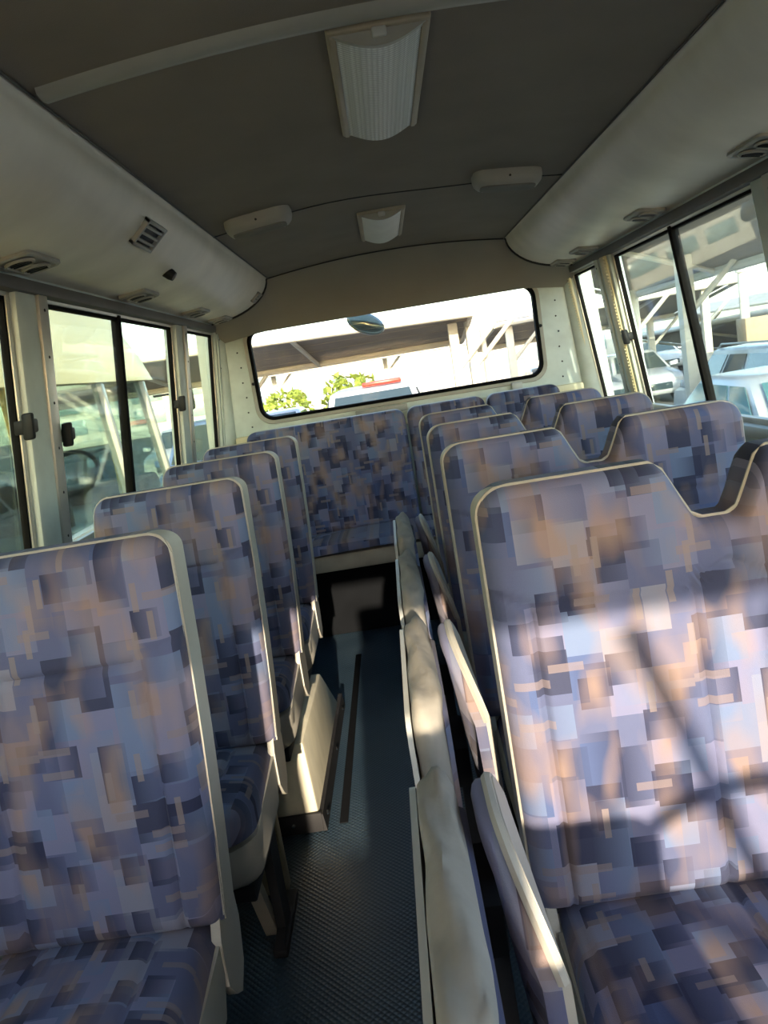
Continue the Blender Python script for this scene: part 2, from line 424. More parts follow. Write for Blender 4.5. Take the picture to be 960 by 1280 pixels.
for k in range(11):
    z = RZ0+.07+k*.038
    hl.box(RX0+.04, RX1-.04, RY+.0165, RY+.0178, z, z+.0013)
hl.build('heater_lines', TAN, w)
for sx, z in ((RX0-.012, 1.40), (RX1+.012, 1.46)):
    MB().lathe([(0,0),(.009,0),(.009,.012),(.006,.018),(0,.018)], (sx, RY-.006, z), (0,-1,0), 10).build('stud', BLACK, w)
MB().box(-.30, .0, RY-.035, RY, 1.115, 1.155, .006).build('trim_%d' % tn, GREYP); struct(bpy.data.objects['trim_%d' % tn]); tn += 1
MB().box(-1.0, 1.0, RY-.06, RY-.003, 1.04, 1.115, .012).build('trim_%d' % tn, CREAMT); struct(bpy.data.objects['trim_%d' % tn]); tn += 1
MB().box(.60, .66, RY-.04, RY-.002, 1.13, 1.17, .004).build('trim_%d' % tn, BOARD); struct(bpy.data.objects['trim_%d' % tn]); tn += 1

# ceiling with crown
CE = .645
def ceil_z(x): return 1.94 + .045*(1-(x/CE)**2)
m = MB()
YF = FY-.1
m.slab(lambda u, v: (-CE-.03+u*(2*CE+.06), YF+v*(4.50-YF), ceil_z(max(-CE, min(CE, -CE-.03+u*(2*CE+.06))))), 24, 12, (0,0,.06))
o = m.build('ceiling', CEIL); struct(o, 'brown grey headliner')
# outer roof skin: closes the shell
m = MB(); m.slab(lambda u, v: (-1.06+2.12*u, FY-.15+v*(RY+.25-FY), 2.05+.05*math.sin(PI*u)), 12, 2, (0,0,.04))
o = m.build('trim_%d' % tn, WHITE); struct(o, 'outer roof skin'); tn += 1
# ducts along both sides
DP = [(.640,1.945)]
for k in range(13):
    a = PI/2*k/12; DP.append((.652+.318*(1-math.cos(a)), 1.937-.180*math.sin(a)**1.12))
DP += [(1.012,1.742)]
def duct_pt(t):
    n = len(DP)-1; i = min(int(t*n), n-1); f = t*n-i
    return (DP[i][0]*(1-f)+DP[i+1][0]*f, DP[i][1]*(1-f)+DP[i+1][1]*f)
for side, nm in ((-1, 0), (1, 1)):
    m = MB()
    pts = DP + [(1.06,1.742),(1.06,2.06),(.640,2.06)]
    m.rings([[(side*x, y, z) for x, z in pts] for y in (FY, 0, 1.5, 3, 4.46)])
    o = m.build('trim_%d' % tn, DUCT, sharp=50); struct(o, 'rounded air duct along the %s side above the windows' % ('left' if side < 0 else 'right')); tn += 1
    # dark bead where duct meets headliner and dome
    b = MB().tube([(side*.641, FY, 1.939), (side*.641, 4.46, 1.939)], .0028, 6)
    o = b.build('trim_%d' % tn, BEAD); struct(o); tn += 1
    b = MB().tube([(side*x, 4.463, z-.003) for x, z in DP], .0075, 6)
    o = b.build('trim_%d' % tn, SEAM); struct(o); tn += 1
# flaked paint on the lower edge of the right duct
m = MB()
for k in range(26):
    y = 2.62+.55*random.random()**1.3; a = random.uniform(.008, .028); b_ = random.uniform(.004, .012)
    m.hexa([(.985-b_,y-a,1.744),(1.0,y-a*.7,1.742),(1.0,y+a,1.742),(.985-b_*.6,y+a*.8,1.744),(.986-b_,y-a,1.7415),(1.0,y-a*.7,1.7395),(1.0,y+a,1.7395),(.986-b_*.6,y+a*.8,1.7415)])
o = m.build('trim_%d' % tn, BOARD); struct(o, 'flaked white paint along the edge of the right duct'); tn += 1
# rear dome
def dome(u, v):
    x = -1.02+2.04*u; ax = abs(x)
    if ax <= .64: zt = ceil_z(x)
    else:
        zt = DP[-1][1]
        for (xa, za), (xb, zb) in zip(DP, DP[1:]):
            if xa <= ax <= xb: zt = za+(zb-za)*(ax-xa)/max(xb-xa,1e-6); break
    zb = 1.676 - .035*max(0, (ax-.74)/.28)
    a = v*PI/2
    k = .35 + .65*min(1, max(0, (zt-zb)/.2))
    y = 4.465 + (.14*math.sin(a))
    z = zt + (zb-zt)*(1-math.cos(a))*1.0
    # nearly straight slope with rounded top
    z = zt + (zb-zt)*(v**1.25)
    y = 4.465 + .145*(v**.9)
    return (x, y, z)
m = MB(); m.slab(dome, 48, 12, (0, .02, .015))
o = m.build('trim_%d' % tn, DOME, sharp=60); struct(o, 'curved headliner panel over the rear window'); tn += 1
b = MB().tube([(x/50*CE, 4.467, ceil_z(x/50*CE)-.002) for x in range(-50, 51, 5)], .0045, 6)
o = b.build('trim_%d' % tn, SEAM); struct(o); tn += 1
b = MB().tube([(x/50*CE, 3.06+.03*math.sin(x*.09), ceil_z(x/50*CE)-.0005) for x in range(-50, 51, 5)], .003, 6)
o = b.build('trim_%d' % tn, SEAM); struct(o); tn += 1
# cross strip at the front
b = MB()
b.rings([[(x, 1.535+dy, ceil_z(x)-dz) for dy, dz in ((-.03,-.004),(-.025,.010),(0,.015),(.025,.010),(.03,-.004))] for x in [k/12*(CE-.02) for k in range(-12, 13)]])
o = b.build('trim_%d' % tn, GREYP, sharp=60); struct(o, 'raised cross strip on the headliner'); tn += 1

# front: windscreen, header, dash (behind the camera, lets the low sun in)
m = MB()
m.box(-1.12, 1.12, FY-.06, FY, 0, .88)
m.box(-1.10, 1.10, FY-.06, FY, 1.69, 2.06)
o = m.build('wall_front', PILLAR); struct(o)
w = thing('window_12', '', 'window', (0, FY-.03, .88)); del w['category']; del w['label']; w['kind'] = 'structure'
MB().box(-1.02, 1.02, FY-.034, FY-.028, .88, 1.69).build('pane', GLASSC, w)
m = MB()
for sx in (-1, 1): m.hexa([(sx*1.0,FY-.05,.88),(sx*1.10,FY-.05,.88),(sx*1.10,FY,.88),(sx*1.0,FY,.88),(sx*.93,FY-.05,1.69),(sx*1.05,FY-.05,1.69),(sx*1.05,FY,1.69),(sx*.93,FY,1.69)])
m.build('window_frame', RUBBER, w)
t = thing('dashboard', 'dark dashboard under the windscreen', 'dashboard', (0, FY+.2, 0))
MB().box(-1.0, 1.0, FY+.003, FY+.42, .003, .86, .04, 3).build('body', BLACK, t)
MB().hexa([(.2,FY+.10,.86),(.75,FY+.10,.86),(.75,FY+.36,.86),(.2,FY+.36,.86),(.24,FY+.14,.93),(.71,FY+.14,.93),(.71,FY+.30,.93),(.24,FY+.30,.93)], .02).build('instrument_cowl', BLACK, t)
SW = Vector((.45, -1.22, 1.02))
t = thing('steering_wheel', 'black steering wheel behind the dashboard', 'steering wheel', SW)
rot = Matrix.Rotation(math.radians(52), 4, 'X')
MB().tube([SW + rot @ Vector((.22*math.cos(a), .22*math.sin(a), 0)) for a in [2*PI*k/32 for k in range(32)]], .016, 8, True).build('rim', BLACK, t)
m = MB()
for a in (.3, PI-.3, -PI/2): m.tube([SW, SW + rot @ Vector((.215*math.cos(a), .215*math.sin(a), 0))], .012, 6)
m.lathe([(0,-.02),(.06,-.02),(.05,.02),(0,.02)], SW, rot @ Vector((0,0,1)), 16)
m.build('spokes', BLACK, t)
MB().tube([SW, (SW.x, FY+.43, .71)], .028, 8).build('column', BLACK, t)

t = thing('seat_blocker', 'low seat shape added out of view to shade the near right seats', 'seat', (.03, -.55, 0))  # unseen, shaped to cast the block shadow on the nearest right seats
MB().box(-.23, .28, -.58, -.47, .5, 1.035, .045, 3).build('backrest', BLACK, t)
MB().box(-.23, .28, -1.0, -.5, .40, .50, .04, 3).build('cushion', BLACK, t)
MB().box(-.12, .18, -.9, -.6, .003, .41, .02).build('pedestal', DARKM, t)
MB().box(-.21, .03, -.57, -.48, 1.02, 1.21, .03, 3).build('raised_blocker', BLACK, t)
t = thing('sun_blocker', 'tan panel added out of view to keep sun off the left seats', 'blocker', (-.7, -.36, 0))  # unseen panel, added to block the sun from the left seats
MB().box(-1.03, -.42, -.38, -.35, .003, 1.12, .012).build('panel', GREYP, t)
MB().tube([(-1.0, -.365, 1.11), (-1.0, -.365, 1.44), (-.97, -.365, 1.47), (-.45, -.365, 1.47), (-.425, -.365, 1.44), (-.425, -.365, 0.01)], .016, 8).build('blocker_frame', ALU, t)
MB().box(-.99, -.435, -.372, -.36, 1.11, 1.46, .003).build('blocker_top', RAILM, t)
t = bpy.data.objects['window_12']
MB().tube([(.62, FY-.11, .88), (.54, FY-.11, 1.15), (.36, FY-.11, 1.68)], .018, 6).build('shadow_bar', BLACK, t)  # unseen bar added to cast a slanting shadow band on the right seat
MB().tube([(.95, FY-.11, .88), (.80, FY-.11, 1.15), (.72, FY-.11, 1.40), (.70, FY-.11, 1.55)], .02, 6).build('shadow_bar', BLACK, t)  # second added bar, casts the outer shadow band
t = thing('visor_blocker', 'rounded panel added at the windscreen top to shade the right seat', 'visor', (.75, FY+.05, 1.40))  # unseen, added to cast a rounded shadow on the right seat
MB().rings([[(p[0], y, p[1]) for p in rrect(.55, .98, 1.44, 1.72, .10)] for y in (FY+.03, FY+.05)]).build('panel', GREYP, t)

# ---------------------------------------------------------------- seats
def prof_edge(e, r):
    e = max(0., min(1., e/r)); return math.sqrt(max(0., 1-(1-e)**2))
def densify(n, L, r):
    """parameter values denser near both ends"""
    return [0.5-0.5*math.cos(PI*i/n)*(1) if False else i/n for i in range(n+1)]
def groove(d, s=.0048): return math.exp(-(d/s)**2)
def back_pad(w, H, top, seams, lean, r=.035, nx=70, nz=110):
    m = MB()
    def uu(t): # denser near ends
        return t - .12*math.sin(2*PI*t)/ (2*PI) * 5
    def f(a, c):
        u = uu(a); v = uu(c)
        x = -w/2 + w*u; tp = top(x); z = v*tp
        e = prof_edge(x+w/2, r)*prof_edge(w/2-x, r)*prof_edge(tp-z, r*.9)*prof_edge(z, r)
        y = r*(1-e) - .012*math.sin(PI*min(1, max(0, u)))*math.sin(PI*min(1, v*1.05)) + .0085*seams(x, z)*e
        return (x, y + lean*z, z)
    m.grid(f, nx, nz); return m
def shell(w, top, y0, y1, lean, inset=0.):
    """outline prism behind the pad"""
    n = 60; pts = [(-w/2+w*k/n) for k in range(n+1)]
    out = [(x, top(x)) for x in pts]
    poly = [(-w/2, 0.)] + out + [(w/2, 0.)]
    def ins(p, d):
        return (p[0]*(1-2*d/w), max(0, p[1]-d) if p[1] > .01 else p[1])
    m = MB()
    rs = []
    for y, d in ((y0, .004), (y0+.004, 0), (y1-.02, .0), (y1-.005, .008), (y1, .02)):
        rs.append([(q[0], y+lean*q[1], q[1]) for q in [ins(p, d) for p in poly]])
    m.rings(rs); return m
LEAN = .10
BH = .655   # back height above joint
ZJ = .515   # joint height
def corner_top(x, w, H, rc=.06):
    e = min(x+w/2, w/2-x)
    if e < rc: return H - rc + math.sqrt(max(0, rc*rc-(rc-e)**2))*1.0
    return H
def lift(mb, dz, dy=0., dx=0.):
    bmesh.ops.translate(mb.bm, verts=mb.bm.verts[:], vec=(dx, dy, dz)); return mb

def cushion_pad(w, D, r=.04, nx=50, ny=60, vs=()):
    m = MB()
    def f(a, c):
        x = -w/2+w*a; y = -D + (D+.05)*c
        PR = .085; q = min(1., (y+D)/PR); hw = w/2-PR+PR*math.sqrt(max(0, 1-(1-q)**2)); xs = x*hw/(w/2)
        e = prof_edge(x+w/2, r)*prof_edge(w/2-x, r)*prof_edge(y+D, r*1.6)
        g = max([groove(x-q) for q in vs]+[0])
        z = -r*1.3*(1-e) + .014*math.sin(PI*a) + .02*(1-c) - .005*g*e
        return (xs, y, z)
    m.grid(f, nx, ny); return m

def side_panels(fin, w, top):
    for sg in (-1, 1):
        pts = [(w/2, z) for z in (.0, .15, .3, .45)]
        for k in range(0, 15):
            x = w/2 - .034*(k/14)**2; 
            z = top(x)
            if z > .46: pts.append((x, z))
        n = len(pts); rs = []
        for i, (x, z) in enumerate(pts):
            a = pts[max(i-1,0)]; b = pts[min(i+1,n-1)]
            tx, tz = b[0]-a[0], b[1]-a[1]; l = math.hypot(tx, tz) or 1
            nx, nz = tz/l, -tx/l
            f = max(0, (x-(w/2-.034))/.034)**.8 if i > 3 else 1.
            y0 = .036+LEAN*z; y1 = y0 + .003 + .062*f
            o = .003; 
            rs.append([(sg*(x+nx*o), y0, z+nz*o), (sg*(x+nx*o), y1, z+nz*o), (sg*(x-nx*.004), y1, z-nz*.004), (sg*(x-nx*.004), y0, z-nz*.004)])
        fin(lift(MB().rings(rs), ZJ), 'side_panel', BEIGE, 40)
def seat_parts(t, w, top, seams, vs, cu, outer_side, warp=None, D=.40):
    def fin(mb, name, m, sharp=38, par=None):
        if warp:
            for v in mb.bm.verts: v.co.x += warp(v.co)
        return mb.build(name, m, par or t, True, sharp=sharp)
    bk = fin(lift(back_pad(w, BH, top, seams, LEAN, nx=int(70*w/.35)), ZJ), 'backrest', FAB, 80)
    fin(lift(shell(w, top, .034, .105, LEAN), ZJ), 'back_shell', FAB, 40)
    side_panels(fin, w, top)
    n = 40; e = [(-w/2, .034, 0.01)] + [(-w/2+w*k/n, .034+LEAN*top(-w/2+w*k/n), top(-w/2+w*k/n)) for k in range(n+1)] + [(w/2, .034, .01)]
    fin(lift(MB().tube(e, .0034, 6), ZJ), 'piping', BEIGE, par=bk)
    c0, c1 = cu; cw = c1-c0; cc = (c0+c1)/2
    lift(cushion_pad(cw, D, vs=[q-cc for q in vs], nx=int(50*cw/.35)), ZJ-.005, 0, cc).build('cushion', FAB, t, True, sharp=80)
    pr = [(-D+.012, ZJ-.055), (-D+.008, ZJ-.10), (-D+.03, ZJ-.15), (-D+.09, ZJ-.185), (-.12, ZJ-.185), (-.03, ZJ-.13), (.03, ZJ-.04), (.045, ZJ-.022), (-.2, ZJ-.04)]
    m = MB(); rs = []
    PR = .085; st = []
    for q in (0, .004, .012, .025, .045, .085): st.append((q, PR-math.sqrt(max(0, PR*PR-(PR-q)**2))))
    for x, k, dy in [(c0+q, 1-.25*d, d) for q, d in st] + [(c1-q, 1-.25*d, d) for q, d in st[::-1]]:
        cy, cz = -.2, ZJ-.1
        rs.append([(x, cy+(y-cy)*k+(dy if y < -.3 else 0), cz+(z-cz)*k+(dy*.7 if z < ZJ-.14 else 0)) for y, z in pr])
    m.rings(rs); m.build('cushion_skirt', BEIGE, t, True, sharp=50)
    hx = (c1-.004) if outer_side > 0 else (c0-.004)
    m = MB(); pts = [(.03,ZJ+.03),(.12,ZJ+.03),(.125,ZJ-.06),(.10,ZJ-.13),(.06,ZJ-.16),(.03,ZJ-.14),(.0,ZJ-.10),(.005,ZJ-.02)]
    m.rings([[(hx-.008, y, z) for y, z in pts], [(hx+.008, y, z) for y, z in pts]]); m.build('hinge_cover', BEIGE, t, True)
    m = MB().box(c0+.03, c1-.03, -D+.08, -.02, .30, .335, .006); m.build('seat_frame', DARKM, t, True)
def seat_legs(t, cu, outer_side, D=.40):
    c0, c1 = cu
    for x in ((c1-.095, c0+.10) if outer_side > 0 else (c0+.10, c1-.10)):
        m = MB(); m.rings([[(x-.016+dx, y, z) for y, z in ((-.15,.35),(-.115,.35),(.045,.0),(.01,.0))] for dx in (0,.008,.024,.032)])
        m.build('leg', LEGM, t, True)
    bx = (c1-.06) if outer_side > 0 else (c0+.02)
    m = MB(); m.rings([[(bx+dx, y, z) for y, z in ((-.02,.36),(.07,.36),(.05,.03),(.09,.023),(-.08,.023),(-.02,.04))] for dx in (-.012,.012)])
    m.build('rear_bracket', DARKM, t, True)
    MB().box(bx-.018, bx+.018, -.08, .16, 0, .022, .004).build('floor_rail', DARKM, t, True)

def single_seams(x, z):
    a = abs(x); z0 = BH-.19 + max(0, a-.105)*.45
    g = groove(z-z0)
    if z < z0: g = max(g, groove(a-.112))
    return g
SWD = .36
def flare(co):
    k = max(0., min(1., 1-(co.z-ZJ)/BH)); q = co.x/(SWD/2)
    return -.085*k*max(0, -q) - .022*k*k*max(0, q)
CU1 = (-.245, .150)
seatA = thing('bus_seat', 'nearest single seat on the left, cut by the photo edge, patterned blue cloth', 'bus seat', (-.667, 1.165, 0), 'single seats along the left wall')
seat_parts(seatA, SWD, lambda x: corner_top(x, SWD, BH, .036), single_seams, (-.145,.05), CU1, 1, flare, .36)
for y, lb in ((2.44, 'third single seat on the left, its cushion tip above the cream floor box'),
              (3.02, 'rearmost single seat on the left, just before the rear bench')):
    dup(seatA, (-.667, y, 0), lb)
seat_legs(seatA, CU1, 1)
dup(seatA, (-.667, 1.82, 0), 'second single seat from the front on the left, its grey leg showing above the floor')
# tan heater panel under second seat
DW = .70
def dbl_top(x):
    t = corner_top(x, DW, BH, .048); d = abs(x)
    if d < .085:
        k = 1 if d < .022 else .5+.5*math.cos(PI*(d-.022)/.063)
        t -= .092*k
    return t
def dbl_seams(x, z):
    a = abs(abs(x)-.175); z0 = BH-.185 + max(0, a-.10)*.45
    g = groove(z-z0)
    if z < z0: g = max(g, groove(a-.118))
    return g
R1 = thing('double_bus_seat', 'nearest double seat on the right, sunlit patch across its backrest', 'bus seat', (.352, 1.085, 0), 'double seats along the right side')
seat_parts(R1, DW, dbl_top, dbl_seams, (-.293,-.057,.057,.293), (-.325,.345), -1, None, .42)
seat_legs(R1, (-.325,.345), -1)
RYs = (1.085, 1.775, 2.40, 2.98)
for y, lb in ((RYs[1], 'second double seat on the right, directly behind the sunlit nearest one'),
              (RYs[2], 'third double seat on the right, only its top edge and headrests visible'),
              (RYs[3], 'rearmost double seat on the right, in front of the rear bench')):
    dup(R1, (.352, y, 0), lb)

# folded jump seats
def jump_seat():
    t = thing('folding_jump_seat', 'nearest folded aisle jump seat with wrinkled grey cover, beside the sunlit seat', 'jump seat', (-.07, .955, 0), 'folded jump seats along the aisle')
    # outline in y,z ; y=0 rear end of pack
    def outline(y0, y1, z0, z1, rf, rr, n=8):
        p = []
        for k in range(n+1):
            a = PI/2*k/n; p.append((y0+rf-rf*math.cos(a)*1., z1-rf+rf*math.sin(a)))      # front top corner
        for k in range(n+1):
            a = PI/2*k/n; p.append((y1-rr+rr*math.sin(a), z1-rr+rr*math.cos(a)))
        p += [(y1, z0), (y0, z0)]
        return p
    o1 = outline(-.47, .0, .40, .852, .05, .035)
    MB().rings([[(-.082, y, z) for y, z in o1], [(-.080, y, z) for y, z in o1], [(-.074, y, z) for y, z in o1]]).build('backboard', BOARD, t, True)
    # padded first slab wrapped in a loose cover
    def wrink(y, z): return .0042*math.sin(23*y+39*z)+.0010*math.sin(41*y-33*z+1.)+.0007*math.sin(63*y+70*z)
    m = MB(); o2 = outline(-.465, -.004, .40, .870, .05, .04, 14)
    # resample the outline
    def resample(o, n):
        P = [Vector((y, z)) for y, z in o]; P.append(P[0]); L = [0]
        for a, b in zip(P, P[1:]): L.append(L[-1]+(b-a).length)
        out = []
        for k in range(n):
            s = L[-1]*k/n
            for i in range(len(P)-1):
                if L[i] <= s <= L[i+1] and L[i+1] > L[i]:
                    f = (s-L[i])/(L[i+1]-L[i]); out.append(tuple(P[i]*(1-f)+P[i+1]*f)); break
        return out
    o2 = resample(o2, 90)
    rs = []
    for x, d in ((-.071,.010),(-.067,.002),(-.060,-.004),(-.050,-.007),(-.040,-.004),(-.031,.003),(-.025,.014),(-.023,.03)):
        r = []
        for y, z in o2:
            cy, cz = -.23, .62
            dy, dz = y-cy, z-cz; ln = math.hypot(dy, dz); k = 1-d/ln
            wv = wrink(y, z+x*4)
            r.append((x+.35*wrink(y*1.3+.2, z)+.004*math.sin(15*y)*(x > -.045), cy+dy*k, cz+dz*k+wv*1.2))
        rs.append(r)
    m.rings(rs); m.build('cover', COVER, t, True, sharp=70)
    m = MB(); o3 = outline(-.43, -.02, .42, .835, .06, .05)
    m.rings([[(-.024, y, z) for y, z in o3], [(-.016, y*.97, z-.006) for y, z in o3]]); m.build('cushion_face', FAB, t, True)
    # second slab, hinged open a little at the top, with rounder corner
    o4 = outline(-.23, .0, .34, .855, .13, .045, 10)
    m = MB()
    sl = lambda z: (.85-z)*.10 + .030*math.sin(PI*min(1, (.86-z)/.40))
    rs = []
    for x, d in ((-.008,.012),(-.005,.004),(.0,.0),(.012,.0)):
        rs.append([(x+sl(z), -.2+(y+.2)*(1-d*4), .6+(z-.6)*(1-d*4)) for y, z in o4])
    m.rings(rs); m.build('backrest', FAB, t, True, sharp=60)
    m = MB(); m.rings([[(x+sl(z), y, z) for y, z in o4] for x in (.012,.022)]); m.build('back_shell', BEIGE, t, True)
    m = MB().tube([(.014+sl(z), y, z) for y, z in o4[:-2]], .007, 6); m.build('piping', BEIGE, t, True)
    # swivel bracket down to floor rail of the double seat
    m = MB().box(-.03, .03, -.30, -.10, .30, .41, .01); m.box(.0, .03, -.24, -.18, .0, .31, .004); m.build('hinge_bracket', DARKM, t, True)
    return t
js = jump_seat()
for y, lb in ((1.575, 'second folded aisle jump seat, its cover warm in the sun'),
              (2.175, 'third folded aisle jump seat, beside the third double seat'),
              (2.755, 'rearmost folded aisle jump seat, smallest in view')):
    dup(js, (-.07, y, 0), lb)

# rear bench
t = thing('rear_bench_seat', 'full width rear bench with dark patterned cloth under the rear window', 'bench seat', (0, 4.2, 0))
BY = 4.2
def bench_back(x0, x1, ztop, zb, name='backrest'):
    w = x1-x0; H = ztop-zb
    m = back_pad(w, H, lambda x: corner_top(x, w, H, .05), lambda x, z: groove(abs(x)-w*.5+.05 if False else 1), .07, nx=int(60*w/.4)+10, nz=60)
    lift(m, zb, BY-.0, (x0+x1)/2); m.build(name, FAB, t, sharp=80)
    m = shell(w, lambda x: corner_top(x, w, H, .05), .034, .12, .07); lift(m, zb, BY, (x0+x1)/2); m.build('back_shell', BEIGE, t, sharp=40)
bench_back(-.885, -.03, 1.145, .55)
bench_back(-.018, .40, 1.145, .55)
bench_back(.41, .80, 1.145, .55)
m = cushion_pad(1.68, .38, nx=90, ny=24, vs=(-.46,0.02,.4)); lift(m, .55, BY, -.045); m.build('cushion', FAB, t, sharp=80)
MB().box(-.885, .80, BY-.36, BY+.04, .43, .515, .012).build('cushion_skirt', LEGM, t)
MB().box(-.88, .795, BY-.05, BY+.12, .003, .43, .01).build('base', SHADE_STRIP, t)  # shade of the recess painted as a near-black base

# cream box over the wheel arch and the tan panel under the second seat
t = thing('wheel_arch_box', 'worn cream floor box on the left with a grey kick strip', 'box', (-.68, 2.7, 0))
MB().hexa([(-.95,2.285,0),(-.515,2.285,0),(-.505,3.2,0),(-.95,3.2,0),(-.95,2.285,.296),(-.525,2.285,.296),(-.515,2.85,.296),(-.95,2.85,.296)], .012).build('cover', RUST, t)
m = MB().box(-.95, -.508, 2.268, 2.282, .003, .065, .003); m.hexa([(-.512,2.27,.003),(-.498,2.27,.003),(-.488,3.2,.003),(-.503,3.2,.003),(-.518,2.27,.06),(-.504,2.27,.06),(-.494,3.2,.06),(-.509,3.2,.06)])
m.build('kick_strip', DARKM, t)
for y in (2.32, 2.75, 3.1):
    MB().lathe([(0,0),(.008,0),(.006,.004),(0,.005)], (-.498+.01*(y-2.3), y, .035), (1,0,.1), 8).build('screw', CHROME, t)
MB().lathe([(0,0),(.008,0),(.006,.004),(0,.005)], (-.60, 2.268, .035), (0,-1,0), 8).build('screw', CHROME, t)
t = MB().box(-.86, -.585, 1.985, 2.035, .003, .27, .008).build('heater_panel', mat('tan_steel', (.34,.30,.20), .6, var=.2), None)
tag(t, 'tan steel panel standing on the floor under the second left seat', 'panel')

# aisle floor edging strip
m = MB().box(-.463, -.435, 2.3, 3.8, .0005, .004, .0015); tag(m.build('floor_strip', SHADE_STRIP), 'dark edging strip on the aisle floor beside the cream box', 'strip')

# ---------------------------------------------------------------- ceiling fittings
def ceiling_lamp(yc0, yc1, xw, xc, label, lens, drop=.026):
    t = thing('ceiling_lamp', label, 'lamp', (xc, (yc0+yc1)/2, ceil_z(xc)-drop), 'ceiling lamps on the centre line')
    hw = xw/2; z0 = ceil_z(xc)+.002; ps = []
    n = 14
    arc = [(-hw+2*hw*k/n, -drop*math.sin(PI*k/n)-.008) for k in range(n+1)]
    m = MB(); rs = []
    for y in (yc0+.02, (yc0+yc1)/2, yc1-.01): rs.append([(xc+x*.94, y, z0-.006+z) for x, z in arc])
    b = m.rings(rs, False, True, True); m.build('lens', lens, t, sharp=50)
    m = MB().box(xc-hw-.012, xc+hw+.012, yc0-.004, yc1+.008, z0-.014, z0+.004, .006, 3); fr_ = m.build('frame', TAN, t)
    m = MB()
    m.rings([[(xc+x*1.02, y, z0-.006+z*1.06) for x, z in arc] for y in (yc0+.006, yc0+.019)]); m.build('end_cap', GREYP, t, sharp=50)
    m = MB()
    for sx in (-1, 1): m.box(xc+sx*hw-.006, xc+sx*hw+.006, yc0+.01, yc1, z0-.018, z0-.004, .003)
    m.build('side_rail', TAN, t)
    MB().box(xc-.014, xc+.014, yc0-.004, yc0+.008, z0-.03, z0-.012, .004).build('catch', BOARD, fr_)
ceiling_lamp(1.585, 2.23, .172, -.012, 'large ceiling lamp with prismatic lens, nearest the front', LENS)
ceiling_lamp(3.33, 3.98, .172, -.012, 'plain frosted ceiling lamp farther back between the speakers', LENS2)

def speaker(xc, label):
    yc = 2.96; z0 = ceil_z(xc)
    t = thing('roof_speaker', label, 'speaker', (xc, yc, z0-.06), 'oblong speakers on the headliner')
    hw = .118
    sl = -2*.045*xc/CE**2
    def rr(d, z, y0, y1): return [(xc+x, y, z0+z+sl*x) for x, y in rrect(-hw+d, hw-d, yc+y0, yc+y1, .045-d*.5, 6)]
    MB().rings([rr(0, .01, -.07, .09), rr(0, -.02, -.07, .09), rr(.004, -.035, -.06, .085), rr(.014, -.046, -.045, .075)]).build('housing', SPKH, t, sharp=50)
    MB().rings([rr(.022, -.045, -.034, .064), rr(.022, -.050, -.034, .064), rr(.03, -.052, -.026, .058)]).build('grille', SPKG, t, sharp=50)
    # pale front lip
    MB().tube([(xc+x, yc+.055, z0-.045+sl*x+.0) for x in (-.085,.0,.085)], .006, 6).build('lip', BOARD, t)
    MB().lathe([(0,0),(.004,0),(.004,.003),(0,.003)], (xc, yc-.067, z0-.024), (0,-1,0), 8).build('screw', DARKM, t)
speaker(-.455, 'oblong grey roof speaker on the left of the headliner')
speaker(.43, 'oblong grey roof speaker on the right of the headliner')

# vents under the ducts
def duct_vent(side, y, label):
    xa, za = duct_pt(.62); xc, zc = .915, 1.757
    t = thing('air_vent', label, 'air vent', (side*xc, y, zc-.02), 'twin louvre vents under the ducts')
    ang = math.radians(9)*side
    R = Matrix.Translation((side*xc, y, zc)) @ Matrix.Rotation(ang, 4, 'Y')
    def put(m): bmesh.ops.transform(m.bm, matrix=R, verts=m.bm.verts[:]); return m
    hx, hy = .05, .10
    ro = lambda d, z: [(x, yy, z) for x, yy in rrect(-hx+d, hx-d, -hy+d, hy-d, .018, 4)]
    put(MB().rings([ro(0,.012), ro(0,-.004), ro(.004,-.007), ro(.010,-.007), ro(.012,-.003)], True, True, True)).build('plate', GREYP, t, sharp=40)
    for k in (-1, 1):
        lv = put(MB().lathe([(.036,.006),(.036,.010),(.031,.013),(.027,.010),(.025,.004),(0,.003)], (0, k*.045, 0), (0,0,-1), 18)).build('louvre', GREYP, t, sharp=40)
        mm = MB()
        for q in (-.016, 0, .016): mm.box(-.024, .024, k*.045+q-.0035, k*.045+q+.0035, -.012, -.006)
        put(mm).build('louvre_slats', BLACK, lv)
for side, ys in ((-1, ((2.02,'left vent nearest the camera, above the first window pillar'),(2.93,'second left vent above the sliding window'),(3.80,'third left vent above the far pillar'),(4.36,'left vent in the rear corner beside the dome'))),
                 (1, ((2.12,'right vent nearest the camera, cut by the photo edge'),(3.03,'second right vent above the black window stile'),(3.92,'third right vent above the ribbed cream pillar'),(4.36,'right vent in the rear corner beside the dome')))):
    for y, lb in ys: duct_vent(side, y, lb)
